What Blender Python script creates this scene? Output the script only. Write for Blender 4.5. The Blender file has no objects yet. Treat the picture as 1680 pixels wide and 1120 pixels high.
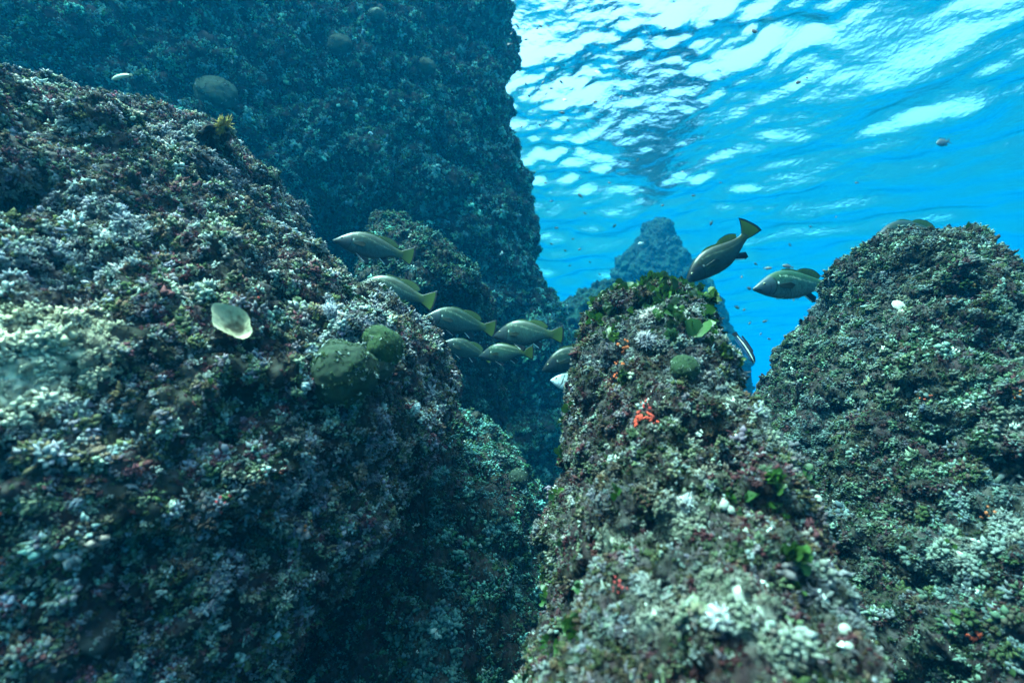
import bpy, math, random
import numpy as np
from mathutils import Vector, Matrix

random.seed(7)
RNG = np.random.default_rng(11)
R = math.radians
scene = bpy.context.scene
COL = scene.collection

# ------------------------------------------------------------------ camera
PITCH, FPX, PW, PH = 9.0, 800.0, 1680.0, 1120.0
cam_data = bpy.data.cameras.new('camera')
cam = bpy.data.objects.new('camera', cam_data)
COL.objects.link(cam)
cam.location = (0, 0, 0)
cam.rotation_euler = (R(90 + PITCH), 0, 0)
cam_data.sensor_width = 36.0
cam_data.lens = 36.0 * FPX / PW
cam_data.clip_start = 0.02
cam_data.clip_end = 1000
cam_data.dof.use_dof = True
cam_data.dof.focus_distance = 2.1
cam_data.dof.aperture_fstop = 2.2
scene.camera = cam

# ------------------------------------------------------------------ light and exposure
SUN_EL, SUN_AZ = 67.0, 250.0         # azimuth clockwise from +Y (view direction) towards +X
world = bpy.data.worlds.new('World')
scene.world = world
world.use_nodes = True
nt = world.node_tree
bg = nt.nodes['Background']
sky = nt.nodes.new('ShaderNodeTexSky')
sky.sky_type = 'NISHITA'
sky.sun_disc = False
sky.sun_elevation = R(SUN_EL)
sky.sun_rotation = R(SUN_AZ)
sky.air_density = 1.2
sky.dust_density = 9.0
sky.ozone_density = 0.6
nt.links.new(sky.outputs[0], bg.inputs[0])
bg.inputs[1].default_value = 0.15
sun_data = bpy.data.lights.new('sun', 'SUN')
sun_data.energy = 2.6
sun_data.angle = R(0.5)
sun_data.color = (1.0, 0.95, 0.86)
sun = bpy.data.objects.new('sun', sun_data)
COL.objects.link(sun)
sd = Vector((math.sin(R(SUN_AZ)) * math.cos(R(SUN_EL)), math.cos(R(SUN_AZ)) * math.cos(R(SUN_EL)), math.sin(R(SUN_EL))))
sun.rotation_euler = sd.to_track_quat('Z', 'Y').to_euler()
sun.location = (0, 0, 60)
scene.view_settings.view_transform = 'Standard'
scene.view_settings.look = 'None'
scene.view_settings.gamma = 1
scene.view_settings.exposure = 2.75
cy = scene.cycles
cy.max_bounces = 8
cy.diffuse_bounces = 1
cy.glossy_bounces = 3
cy.transmission_bounces = 3
cy.volume_bounces = 2
cy.transparent_max_bounces = 8
cy.sample_clamp_indirect = 6.0
cy.use_denoising = True
try:
    cy.denoiser = 'OPENIMAGEDENOISE'
    cy.denoising_prefilter = 'ACCURATE'
except Exception:
    pass

WATER_Z = 6.5
HAZE_DENSITY = 0.18
HAZE_COLOR = (0.0001, 0.0195, 0.0430)
HAZE_ABSORB = (0.24, 0.850, 0.926)

# ------------------------------------------------------------------ helpers
CP, SP = math.cos(R(PITCH)), math.sin(R(PITCH))


def W(px, py, Y):
    """world point on the sight line of a photograph pixel at world depth Y"""
    u = (PH / 2 - py) / FPX
    fy, fz = CP - u * SP, SP + u * CP
    return Vector(((px - PW / 2) / FPX / fy * Y, Y, fz / fy * Y))


def project(P):
    P = np.asarray(P, dtype=np.float64)
    d = P[:, 1] * CP + P[:, 2] * SP
    up = -P[:, 1] * SP + P[:, 2] * CP
    d = np.where(d < 1e-3, 1e-3, d)
    return PW / 2 + P[:, 0] / d * FPX, PH / 2 - up / d * FPX, d


_G = RNG.normal(size=(256, 3)).astype(np.float32)
_G /= np.linalg.norm(_G, axis=1)[:, None]
_PERM = RNG.permutation(256).astype(np.int64)


def perlin(P, seed=0):
    P = np.asarray(P, dtype=np.float32)
    I = np.floor(P).astype(np.int64)
    F = P - I
    S = F * F * F * (F * (F * 6 - 15) + 10)
    out = np.zeros(len(P), dtype=np.float32)
    for dx in (0, 1):
        hx = _PERM[(I[:, 0] + dx + seed * 37) & 255]
        wx = S[:, 0] if dx else 1 - S[:, 0]
        for dy in (0, 1):
            hy = _PERM[(hx + I[:, 1] + dy) & 255]
            wy = wx * (S[:, 1] if dy else 1 - S[:, 1])
            for dz in (0, 1):
                h = _PERM[(hy + I[:, 2] + dz) & 255]
                g = _G[h]
                w = wy * (S[:, 2] if dz else 1 - S[:, 2])
                out += w * (g[:, 0] * (F[:, 0] - dx) + g[:, 1] * (F[:, 1] - dy) + g[:, 2] * (F[:, 2] - dz))
    return out * 1.6


def make_mesh(name, verts, faces_flat, nper, col=None, uv=None):
    """mesh from numpy arrays; faces all have nper corners"""
    me = bpy.data.meshes.new(name)
    nf = len(faces_flat) // nper
    me.vertices.add(len(verts))
    me.vertices.foreach_set('co', np.ascontiguousarray(verts, dtype=np.float32).ravel())
    me.loops.add(len(faces_flat))
    me.loops.foreach_set('vertex_index', np.ascontiguousarray(faces_flat, dtype=np.int32))
    me.polygons.add(nf)
    me.polygons.foreach_set('loop_start', np.arange(0, nf * nper, nper, dtype=np.int32))
    if col is not None:
        a = me.attributes.new('tint', 'FLOAT_COLOR', 'POINT')
        c = np.ones((len(verts), 4), dtype=np.float32)
        c[:, :3] = col
        a.data.foreach_set('color', c.ravel())
    me.update(calc_edges=True)
    return me


def link(name, me, mat=None, parent=None):
    o = bpy.data.objects.new(name, me)
    COL.objects.link(o)
    if mat is not None and me is not None:
        me.materials.clear()
        me.materials.append(mat)
    if parent is not None:
        o.parent = parent
        o.matrix_parent_inverse = Matrix()
    return o


def tag(o, label, cat, group=None, kind=None):
    if label: o['label'] = label
    if cat: o['category'] = cat
    if group: o['group'] = group
    if kind: o['kind'] = kind
    return o


# ------------------------------------------------------------------ materials
def mat_new(name):
    m = bpy.data.materials.new(name)
    m.use_nodes = True
    n = m.node_tree
    for x in list(n.nodes):
        n.nodes.remove(x)
    out = n.nodes.new('ShaderNodeOutputMaterial')
    return m, n, out


def tint_mat(name, rough=0.8, spec=0.25, translucent=0.0, bump=None, noise=None):
    m, n, out = mat_new(name)
    at = n.nodes.new('ShaderNodeAttribute'); at.attribute_name = 'tint'
    bs = n.nodes.new('ShaderNodeBsdfPrincipled')
    bs.inputs['Roughness'].default_value = rough
    bs.inputs['Specular IOR Level'].default_value = spec
    colour = at.outputs['Color']
    if noise:
        tx = n.nodes.new('ShaderNodeTexNoise'); tx.inputs['Scale'].default_value = noise[0]; tx.inputs['Detail'].default_value = 4
        mr = n.nodes.new('ShaderNodeMapRange'); mr.inputs[1].default_value = .3; mr.inputs[2].default_value = .7
        mr.inputs[3].default_value = 1 - noise[1]; mr.inputs[4].default_value = 1 + noise[1]
        n.links.new(tx.outputs['Fac'], mr.inputs[0])
        mx = n.nodes.new('ShaderNodeVectorMath'); mx.operation = 'MULTIPLY'
        n.links.new(colour, mx.inputs[0]); n.links.new(mr.outputs[0], mx.inputs[1])
        colour = mx.outputs[0]
    n.links.new(colour, bs.inputs['Base Color'])
    if bump:
        tx = n.nodes.new('ShaderNodeTexNoise'); tx.inputs['Scale'].default_value = bump[0]; tx.inputs['Detail'].default_value = 5
        bp = n.nodes.new('ShaderNodeBump'); bp.inputs['Strength'].default_value = bump[1]; bp.inputs['Distance'].default_value = bump[2]
        n.links.new(tx.outputs['Fac'], bp.inputs['Height']); n.links.new(bp.outputs[0], bs.inputs['Normal'])
    if translucent:
        tr = n.nodes.new('ShaderNodeBsdfTranslucent')
        n.links.new(colour, tr.inputs['Color'])
        mix = n.nodes.new('ShaderNodeMixShader'); mix.inputs[0].default_value = translucent
        n.links.new(bs.outputs[0], mix.inputs[1]); n.links.new(tr.outputs[0], mix.inputs[2])
        n.links.new(mix.outputs[0], out.inputs[0])
    else:
        n.links.new(bs.outputs[0], out.inputs[0])
    return m


def diffuse_mat(name):
    m, n, out = mat_new(name)
    at = n.nodes.new('ShaderNodeAttribute'); at.attribute_name = 'tint'
    d = n.nodes.new('ShaderNodeBsdfDiffuse')
    n.links.new(at.outputs['Color'], d.inputs[0])
    n.links.new(d.outputs[0], out.inputs[0])
    return m


M_ROCK = tint_mat('encrusted_rock', .9, .1, bump=(190, 1.0, .010), noise=(120, .7))
M_FAR = tint_mat('far_rock', .9, .1, bump=(12, .9, .08), noise=(7, .5))
M_TURF = diffuse_mat('turf')
M_LEAF = tint_mat('leafy_alga', .5, .35, translucent=.25)
M_SPONGE = tint_mat('sponge', .7, .3, bump=(160, .6, .003), noise=(60, .25))
M_SHELL = tint_mat('pale_lamella', .55, .35, bump=(120, .5, .003), noise=(70, .2))
M_BALL = tint_mat('velvet_alga', .8, .25, bump=(220, .7, .002), noise=(55, .35))
M_FISH = tint_mat('fish_skin', .40, .28)
M_FIN = tint_mat('fin_membrane', .45, .4, translucent=.45)
M_EYE = tint_mat('fish_eye', .08, .6)
M_SPECK = tint_mat('small_fish', .4, .4)

# ------------------------------------------------------------------ water surface and haze
def build_water():
    n = 720
    t = np.linspace(-1, 1, n)
    k = 5.6
    ax = 110 * np.sinh(k * t) / np.sinh(k)
    X, Y = np.meshgrid(ax, ax + 6.5, indexing='ij')
    sp = np.abs(np.gradient(ax))
    SPC = np.maximum(sp[:, None], sp[None, :])
    Z = np.zeros_like(X)
    rg = np.random.default_rng(5)
    warp = perlin(np.stack([X.ravel() * .35, Y.ravel() * .35, np.zeros(X.size)], 1), 3).reshape(X.shape)
    warp2 = perlin(np.stack([X.ravel() * .9, Y.ravel() * .9, np.ones(X.size) * 4], 1), 5).reshape(X.shape)
    for i in range(90):
        lam = 0.12 * (4.2 / 0.12) ** rg.random()
        ang = R(70) + rg.normal() * .65
        kx, ky = 2 * math.pi / lam * math.cos(ang), 2 * math.pi / lam * math.sin(ang)
        slope = 0.030 * (lam / .8) ** (.02)
        amp = slope * lam / (2 * math.pi) * 1.414
        ph = rg.random() * 6.28
        fade = np.clip((lam / SPC - 2.5) / 3, 0, 1)
        g = .55 + .9 * np.clip(warp + .35 + .5 * warp2, 0, 1)
        Z += amp * fade * g * np.sin(kx * X + ky * Y + ph + 1.6 * warp + .8 * warp2 * (lam < 1.2))
    V = np.stack([X.ravel(), Y.ravel(), Z.ravel() + WATER_Z], 1)
    idx = np.arange(n * n).reshape(n, n)
    q = np.stack([idx[:-1, :-1], idx[1:, :-1], idx[1:, 1:], idx[:-1, 1:]], -1).reshape(-1)
    me = make_mesh('water_surface', V, q, 4)
    m, nn, out = mat_new('water_surface')
    fr = nn.nodes.new('ShaderNodeFresnel'); fr.inputs['IOR'].default_value = 1.285
    tr = nn.nodes.new('ShaderNodeBsdfTransparent')
    gl = nn.nodes.new('ShaderNodeBsdfGlossy'); gl.inputs['Roughness'].default_value = .012
    tx = nn.nodes.new('ShaderNodeTexNoise'); tx.inputs['Scale'].default_value = 8.0; tx.inputs['Detail'].default_value = 6; tx.inputs['Roughness'].default_value = .5
    tc = nn.nodes.new('ShaderNodeTexCoord')
    nn.links.new(tc.outputs['Object'], tx.inputs['Vector'])
    bp = nn.nodes.new('ShaderNodeBump'); bp.inputs['Strength'].default_value = .5; bp.inputs['Distance'].default_value = .046
    nn.links.new(tx.outputs['Fac'], bp.inputs['Height'])
    nn.links.new(bp.outputs[0], fr.inputs['Normal']); nn.links.new(bp.outputs[0], gl.inputs['Normal'])
    mx = nn.nodes.new('ShaderNodeMixShader')
    nn.links.new(fr.outputs[0], mx.inputs[0]); nn.links.new(tr.outputs[0], mx.inputs[1]); nn.links.new(gl.outputs[0], mx.inputs[2])
    nn.links.new(mx.outputs[0], out.inputs[0])
    o = link('water', me, m)
    tag(o, None, None, kind='structure')


def build_haze():
    x, y0, y1, z0, z1 = 115, -105, 120, -5.2, 7.6
    v = [(-x, y0, z0), (x, y0, z0), (x, y1, z0), (-x, y1, z0), (-x, y0, z1), (x, y0, z1), (x, y1, z1), (-x, y1, z1)]
    f = [0, 3, 2, 1, 4, 5, 6, 7, 0, 1, 5, 4, 1, 2, 6, 5, 2, 3, 7, 6, 3, 0, 4, 7]
    me = make_mesh('haze', np.array(v), np.array(f), 4)
    m, n, out = mat_new('sea_water')
    pv = n.nodes.new('ShaderNodeVolumePrincipled')
    pv.inputs['Color'].default_value = (*HAZE_COLOR, 1)
    pv.inputs['Density'].default_value = HAZE_DENSITY
    pv.inputs['Absorption Color'].default_value = (*HAZE_ABSORB, 1)
    pv.inputs['Anisotropy'].default_value = HAZE_G
    n.links.new(pv.outputs[0], out.inputs['Volume'])
    o = link('haze', me, m)
    tag(o, None, None, kind='stuff')


HAZE_G = 0.2
build_water()
build_haze()

# ------------------------------------------------------------------ rocks
def interp_rows(rows, nz):
    """smooth (monotone cubic) interpolation of control rings along their arc length"""
    A = np.array(rows, dtype=np.float64)
    d = np.sqrt(((A[1:, :5] - A[:-1, :5]) ** 2).sum(1)) + 1e-4
    s = np.concatenate([[0], np.cumsum(d)])
    t = np.linspace(0, s[-1], nz)
    out = np.zeros((nz, A.shape[1]))
    for c in range(A.shape[1]):
        y = A[:, c]
        dl = np.diff(y) / d
        m = np.zeros(len(y))
        m[1:-1] = np.where(dl[1:] * dl[:-1] > 0, 2 * dl[1:] * dl[:-1] / (dl[1:] + dl[:-1] + 1e-12), 0)
        m[0], m[-1] = dl[0], dl[-1]
        k = np.clip(np.searchsorted(s, t) - 1, 0, len(d) - 1)
        h = d[k]; u = (t - s[k]) / h
        out[:, c] = (y[k] * (2 * u ** 3 - 3 * u ** 2 + 1) + h * m[k] * (u ** 3 - 2 * u ** 2 + u)
                     + y[k + 1] * (-2 * u ** 3 + 3 * u ** 2) + h * m[k + 1] * (u ** 3 - u ** 2))
    return out


def grid_normals(G, closed=True):
    if closed:
        du = np.roll(G, -1, 1) - np.roll(G, 1, 1)
    else:
        du = np.gradient(G, axis=1)
    dv = np.gradient(G, axis=0)
    N = np.cross(dv, du)
    l = np.linalg.norm(N, axis=2, keepdims=True)
    return N / np.maximum(l, 1e-9)


def loft(rows, nu, nz, front=.55):
    """rows: (cx, cy, z, rx, ry, power) from top to bottom -> grid (nz, nu, 3)"""
    A = interp_rows(rows, nz)
    s = np.linspace(0, 2 * math.pi, nu, endpoint=False) - math.pi
    th = -math.pi / 2 + s - front * np.sin(s)
    c, sn = np.cos(th), np.sin(th)
    n = A[:, 5:6]
    r = (np.abs(c)[None] ** n + np.abs(sn)[None] ** n) ** (-1 / n)
    G = np.zeros((nz, nu, 3))
    G[:, :, 0] = A[:, 0:1] + A[:, 3:4] * r * c[None]
    G[:, :, 1] = A[:, 1:2] + A[:, 4:5] * r * sn[None]
    G[:, :, 2] = A[:, 2:3]
    return G


def displace(G, octaves, seed, closed=True):
    """octaves: (frequency, amplitude, ridged)"""
    for f, a, mode in octaves:
        N = grid_normals(G, closed)
        # outward = away from the column axis
        n = perlin(G.reshape(-1, 3) * f, seed).reshape(G.shape[:2])
        seed += 1
        if mode == 1:
            n = .55 - 2 * np.abs(n)
        elif mode == 3:
            n = -np.clip(n - .28, 0, 1) * 3.2
        elif mode == 2:
            n = 2 * np.abs(n) - .35
        G = G + N * (n * a)[:, :, None]
    return G


def grid_faces(nz, nu, closed=True):
    i = np.arange(nz * nu).reshape(nz, nu)
    if closed:
        j = np.concatenate([i, i[:, :1]], 1)
    else:
        j = i
    return np.stack([j[:-1, :-1], j[1:, :-1], j[1:, 1:], j[:-1, 1:]], -1).reshape(-1, 4)


_TH = np.linspace(0, 2 * math.pi, 96, endpoint=False)


def ring(px0, px1, py, Y, hd, power=2.4, kz=.3):
    """horizontal superellipse at depth Y, half depth hd, whose outline runs from px0 to px1 at about row py"""
    Ye = Y - kz * min(hd, .8)
    a, b = W(px0, py, Ye), W(px1, py, Ye)
    cx, rx, z = (a.x + b.x) / 2, (b.x - a.x) / 2, a.z
    r = (np.abs(np.cos(_TH)) ** power + np.abs(np.sin(_TH)) ** power) ** (-1 / power)
    for _ in range(12):
        P = np.stack([cx + rx * r * np.cos(_TH), Y + hd * r * np.sin(_TH), np.full(96, z)], 1)
        u, v, d = project(P)
        k = d > .15
        lo, hi = cx - rx, cx + rx
        if px0 > -200:
            lo += (px0 - u[k].min()) / FPX * Ye * .8
        if px1 < 1800:
            hi += (px1 - u[k].max()) / FPX * Ye * .8
        if hi - lo < .02:
            break
        cx, rx = (lo + hi) / 2, (hi - lo) / 2
    return [cx, Y, z, rx, hd, power]


PALETTE = np.array([
    (.075, .050, .055), (.045, .036, .030), (.055, .058, .040), (.095, .085, .080),
    (.050, .026, .030), (.034, .040, .024), (.120, .105, .095)], dtype=np.float32)


def rock_tint(V, seed, scale=1.0):
    a = perlin(V * 3.2 * scale, seed) + .5 * perlin(V * 9 * scale, seed + 1) + .35 * perlin(V * 26 * scale, seed + 2)
    t = np.clip((a + .85) / 1.7, 0, .999) * (len(PALETTE) - 1)
    k = t.astype(int); f = (t - k)[:, None]
    return PALETTE[k] * (1 - f) + PALETTE[k + 1] * f


ROCKS = {}          # name -> dict(V, N, F, tint, obj)


def add_rock(key, name, G, label, seed, mat=None, closed=True, scale=1.0, spots=(), darken=.36):
    nz, nu = G.shape[:2]
    V = G.reshape(-1, 3)
    F = grid_faces(nz, nu, closed)
    N = grid_normals(G, closed).reshape(-1, 3)
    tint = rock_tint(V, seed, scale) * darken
    for p, r, c in spots:            # bare pale patches of the stone itself
        d = np.linalg.norm(V - np.array(p), axis=1) / r + .5 * perlin(V * 18, seed + 9)
        w = np.clip(1.25 - d, 0, 1)[:, None] * .9
        tint = tint * (1 - w) + np.array(c) * w
    me = make_mesh(name, V, F.reshape(-1), 4, tint)
    o = link(name, me, mat or M_ROCK)
    if label:
        tag(o, label, 'rock')
    ROCKS[key] = dict(V=V, N=N, F=F, tint=tint, obj=o, shape=(nz, nu))
    return o


NEAR_OCT = [(1.6, .05, 0), (3.6, .05, 2), (6, .06, 3), (9, .03, 0), (14, .035, 3), (20, .018, 2), (45, .008, 0), (90, .004, 2)]
DET = 1.0

# central pillar
rows = [ring(1078, 1084, 478, 1.78, .01, 2), ring(1012, 1128, 482, 1.78, .16, 2.4), ring(990, 1142, 488, 1.77, .22),
        ring(966, 1153, 512, 1.75, .29), ring(948, 1168, 560, 1.70, .36), ring(936, 1198, 620, 1.64, .43),
        ring(934, 1243, 690, 1.56, .47), ring(926, 1304, 770, 1.46, .5), ring(916, 1344, 850, 1.36, .52),
        ring(908, 1402, 950, 1.23, .53), ring(902, 1462, 1050, 1.10, .53), ring(898, 1520, 1150, .98, .52),
        ring(866, 1600, 1320, .84, .5)]
last = rows[-1]
rows += [[last[0], last[1] + .1, -1.6, last[3] + .25, .8, 2.4], [last[0], 1.2, -4.2, 1.0, 1.0, 2.4]]
G = loft(rows, int(760 * DET), int(820 * DET), .6)
G = displace(G, [(1.8, .02, 0), (4.2, .03, 2), (7, .04, 3), (9, .022, 0), (15, .03, 3), (20, .016, 2), (45, .008, 0), (90, .004, 2)], 20)
add_rock('pillar', 'rock_pillar', G, 'tall rock pillar in the middle, rimmed with dark green leafy algae at its flat top', 40)

# left boulder
rows = [ring(-100, -90, 143, 2.0, .01, 2, kz=1), ring(-400, 300, 146, 2.0, .25, 2.3, kz=.9), ring(-650, 412, 152, 1.98, .45, 2.5, kz=.9), ring(-800, 465, 192, 1.95, .62, 2.6, kz=.8),
        ring(-950, 502, 336, 1.92, .82, 2.7, kz=.03),
        ring(-1000, 550, 418, 1.90, .9, 2.7, kz=.03), ring(-1050, 594, 466, 1.89, .95, 2.7, kz=.03), ring(-1100, 654, 508, 1.88, .98, 2.7, kz=.03), ring(-1130, 706, 548, 1.86, 1.0, 2.8, kz=.03),
        ring(-1150, 736, 610, 1.83, 1.02, 2.9, kz=.03), ring(-1180, 735, 680, 1.80, 1.05, 2.8, kz=.03), ring(-1200, 712, 760, 1.76, 1.07, 2.7, kz=.03),
        ring(-1250, 666, 850, 1.70, 1.09, 2.6, kz=.03), ring(-1300, 604, 950, 1.64, 1.12, 2.5, kz=.03), ring(-1350, 540, 1060, 1.56, 1.14, 2.5, kz=.03),
        ring(-1400, 490, 1180, 1.48, 1.13, 2.5, kz=.03), ring(-1500, 450, 1330, 1.4, 1.1, 2.5, kz=.03)]
last = rows[-1]
rows += [[last[0] - .2, 1.6, -2.0, last[3], 1.2, 2.5], [last[0] - .3, 1.8, -4.2, last[3] + .3, 1.4, 2.5]]
G = loft(rows, int(1100 * DET), int(900 * DET), .6)
G = displace(G, NEAR_OCT, 60)
PALE = (.62, .62, .55)
add_rock('left', 'rock_boulder', G, 'huge algae covered boulder filling the lower left with two green balls on its flank', 70)

# near shoulder at the far left, above the camera line
rows = [ring(-150, -140, 90, 1.15, .01, 2, kz=.8), ring(-320, 20, 97, 1.15, .16, 2.2, kz=.8), ring(-420, 72, 112, 1.15, .28, 2.3, kz=.8), ring(-500, 115, 142, 1.14, .36, 2.4, kz=.8), ring(-560, 145, 190, 1.12, .44, 2.4, kz=.7),
        ring(-620, 175, 280, 1.1, .5, 2.4, kz=.5), ring(-680, 180, 450, 1.08, .53, 2.4), ring(-700, 120, 600, 1.05, .5, 2.4), ring(-700, 60, 800, 1.0, .4, 2.4)]
last = rows[-1]
rows += [[last[0] - .2, 1.3, -1.2, .5, .3, 2.4]]
G = loft(rows, int(560 * DET), int(420 * DET), .6)
G = displace(G, NEAR_OCT[1:], 90)
add_rock('shoulder', 'rock_boulder', G, 'blurred rounded rock shoulder at the upper left edge, close to the viewer', 95)

# right boulder
rows = [ring(1535, 1575, 388, 2.05, .01, 2), ring(1500, 1600, 393, 2.05, .13, 2.2), ring(1446, 1606, 402, 2.05, .22, 2.3), ring(1388, 1618, 413, 2.05, .28, 2.4), ring(1348, 1632, 434, 2.04, .36, 2.4), ring(1336, 1645, 456, 2.03, .42, 2.4),
        ring(1322, 1664, 486, 2.02, .48, 2.4), ring(1306, 1682, 514, 2.0, .53, 2.4), ring(1280, 1705, 550, 1.98, .58, 2.4), ring(1266, 1735, 590, 1.96, .62, 2.4), ring(1246, 1780, 650, 1.92, .68, 2.4),
        ring(1236, 1850, 730, 1.86, .75, 2.4), ring(1224, 1930, 820, 1.80, .82, 2.4), ring(1212, 2020, 920, 1.72, .9, 2.4), ring(1200, 2100, 1030, 1.64, .95, 2.4),
        ring(1190, 2200, 1150, 1.56, .98, 2.4), ring(1180, 2300, 1330, 1.48, .98, 2.4)]
last = rows[-1]
rows += [[last[0] + .2, 1.6, -2.0, last[3], 1.1, 2.4], [last[0] + .3, 1.8, -4.2, last[3] + .3, 1.3, 2.4]]
G = loft(rows, int(900 * DET), int(800 * DET), .6)
G = displace(G, [(1.6, .025, 0)] + NEAR_OCT[1:], 110)
add_rock('right', 'rock_boulder', G, 'broad domed boulder on the right with a fish behind its crest', 115)

# boulder behind it at the right edge
rows = [ring(1800, 1810, 420, 3.1, .01, 2), ring(1690, 1900, 438, 3.1, .3, 2.3), ring(1655, 1950, 470, 3.1, .5, 2.3), ring(1640, 2000, 540, 3.1, .7, 2.3), ring(1620, 2100, 700, 3.1, .9, 2.3)]
rows += [[rows[-1][0], 3.1, -4.2, 1.6, 1.3, 2.4]]
G = displace(loft(rows, 260, 260, .5), NEAR_OCT[:5], 130)
add_rock('behind', 'rock_boulder', G, 'hazy rock lump peeking out behind the right boulder at the edge', 135)

# ledge block in front of the cliff
rows = [ring(640, 650, 352, 3.75, .01, 2), ring(622, 664, 362, 3.75, .2, 2.4), ring(606, 718, 398, 3.72, .36, 3.0), ring(596, 762, 430, 3.70, .5, 3.4), ring(592, 788, 458, 3.70, .58, 3.6), ring(592, 804, 486, 3.72, .62, 3.6),
        ring(600, 809, 530, 3.86, .56, 3.4), ring(604, 811, 590, 4.00, .48, 3.4), ring(604, 815, 660, 4.10, .42, 3.2), ring(600, 822, 760, 4.20, .4, 3.0)]
rows += [[rows[-1][0], 4.2, -4.2, 1.0, .7, 2.6]]
G = displace(loft(rows, 420, 480, .6), [(2.2, .07, 0), (5, .05, 2), (11, .03, 0), (24, .016, 2), (50, .008, 0)], 140)
add_rock('ledge', 'rock_ledge', G, 'overhanging rock ledge behind the school of fish, dark underneath', 145)

# lower boulder in the gap
rows = [ring(700, 706, 652, 2.75, .01, 2), ring(640, 762, 672, 2.75, .2, 2.3), ring(560, 800, 708, 2.72, .36, 2.4), ring(500, 836, 752, 2.7, .48, 2.5), ring(480, 862, 800, 2.66, .56, 2.5), ring(470, 884, 856, 2.62, .62, 2.5),
        ring(460, 900, 930, 2.56, .68, 2.5), ring(450, 925, 1030, 2.48, .74, 2.5), ring(440, 950, 1150, 2.4, .78, 2.5)]
rows += [[rows[-1][0], 2.3, -4.2, 1.0, 1.2, 2.5]]
G = displace(loft(rows, 480, 480, .6), [(2.2, .06, 0), (5, .045, 2), (11, .025, 0), (24, .015, 2), (50, .008, 0)], 150)
add_rock('lower', 'rock_boulder', G, 'shaded rock slope deep in the gap between the left boulder and the pillar', 155)


# cliff: a wall given by an edge line, running left towards the viewer and back to the right
def build_cliff():
    edge = [(812, -60, 5.0), (815, 0, 5.0), (823, 40, 5.0), (812, 92, 5.0), (826, 150, 5.05), (836, 205, 5.1), (842, 275, 5.2), (855, 350, 5.3), (872, 435, 5.4), (892, 485, 5.5),
            (910, 525, 5.6), (926, 600, 5.7), (944, 700, 5.8), (950, 850, 5.85), (955, 1000, 5.9)]
    pts = [W(*e) for e in edge]
    z = np.array([p.z for p in pts]); x = np.array([p.x for p in pts]); y = np.array([p.y for p in pts])
    nz, nu = 620, 1000
    zz = np.linspace(7.2, -4.3, nz)
    ex = np.interp(zz, z[::-1], x[::-1]); ey = np.interp(zz, z[::-1], y[::-1])
    # plan of the wall relative to its edge: left arm towards the viewer, right arm receding
    plan = [(-7.5, -3.6), (-5.2, -3.1), (-3.4, -2.25), (-1.8, -1.25), (-.65, -.5), (-.12, -.12), (.0, .12), (.02, .6), (-.15, 1.8), (-.4, 4.0)]
    P = np.array(plan)
    d = np.concatenate([[0], np.cumsum(np.linalg.norm(np.diff(P, axis=0), axis=1))])
    t = np.linspace(0, d[-1], nu)
    dens = np.interp(t, [0, 2, d[-1] - 4.5, d[-1] - 4, d[-1]], [.5, 1, 1, .5, .25])
    cum = np.cumsum(dens); cum = (cum - cum[0]) / (cum[-1] - cum[0])
    t = np.interp(np.linspace(0, 1, nu), cum, t)
    px, py_ = np.interp(t, d, P[:, 0]), np.interp(t, d, P[:, 1])
    ker = np.ones(15) / 15
    px = np.convolve(np.pad(px, 7, mode='edge'), ker, 'valid'); py_ = np.convolve(np.pad(py_, 7, mode='edge'), ker, 'valid')
    G = np.zeros((nz, nu, 3))
    lean = np.clip((zz - 1.0), 0, 6) * .06
    G[:, :, 0] = ex[:, None] + px[None]
    G[:, :, 1] = ey[:, None] + py_[None] + lean[:, None] * np.clip(-px[None] / 3, 0, 1)
    G[:, :, 2] = zz[:, None]
    G = G[:, :, :]
    # a deep recess in the wall behind the left boulder's shoulder, another under the ledge
    for (cx, cy_, Yc, rad, dep) in ((540, 405, 3.9, .62, 1.0), (470, 330, 3.6, .4, .5), (770, 640, 4.7, .6, .7)):
        c0 = np.array(W(cx, cy_, Yc))
        dd = np.linalg.norm((G - c0) * np.array((1, .35, 1)), axis=2) / rad
        G = G + np.array((.25, 1, 0)) * (dep * np.exp(-dd ** 4))[:, :, None]
    octs = [(.8, .20, 0), (1.9, .14, 2), (3, .12, 3), (5, .07, 0), (8, .06, 3), (10, .045, 2), (20, .025, 0), (38, .012, 2)]
    G = displace(G, octs, 160, closed=False)
    add_rock('cliff', 'rock_cliff', G, 'towering blue green rock wall rising out of the picture behind the left boulder', 170, closed=False)


build_cliff()

# far pinnacle and ridge
PY = 14.3
rows = [ring(1078, 1090, 356, PY, .03, 2), ring(1062, 1104, 362, PY, .28, 2.2), ring(1054, 1110, 378, PY, .55, 2.2), ring(1044, 1117, 405, PY, .85, 2.2), ring(1018, 1132, 428, PY, 1.1, 2.2), ring(1010, 1146, 446, PY, 1.3, 2.2),
        ring(1003, 1166, 470, PY, 1.5, 2.2), ring(990, 1190, 520, PY, 1.8, 2.2), ring(962, 1222, 600, PY, 2.2, 2.2), ring(930, 1260, 720, PY, 2.6, 2.2)]
rows += [[rows[-1][0], PY, -4.3, 4.2, 3.6, 2.2]]
G = displace(loft(rows, 360, 360, .4), [(.7, .19, 0), (1.7, .14, 2), (4.2, .10, 0), (9, .06, 2)], 180)
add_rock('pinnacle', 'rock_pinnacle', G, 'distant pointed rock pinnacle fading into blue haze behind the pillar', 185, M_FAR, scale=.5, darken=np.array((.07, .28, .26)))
PY = 10.5
rows = [ring(1010, 1020, 462, PY, .02, 2), ring(945, 1080, 482, PY, .4, 2.2), ring(918, 1110, 505, PY, .8, 2.2), ring(895, 1150, 545, PY, 1.2, 2.2), ring(880, 1190, 640, PY, 1.6, 2.2)]
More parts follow.
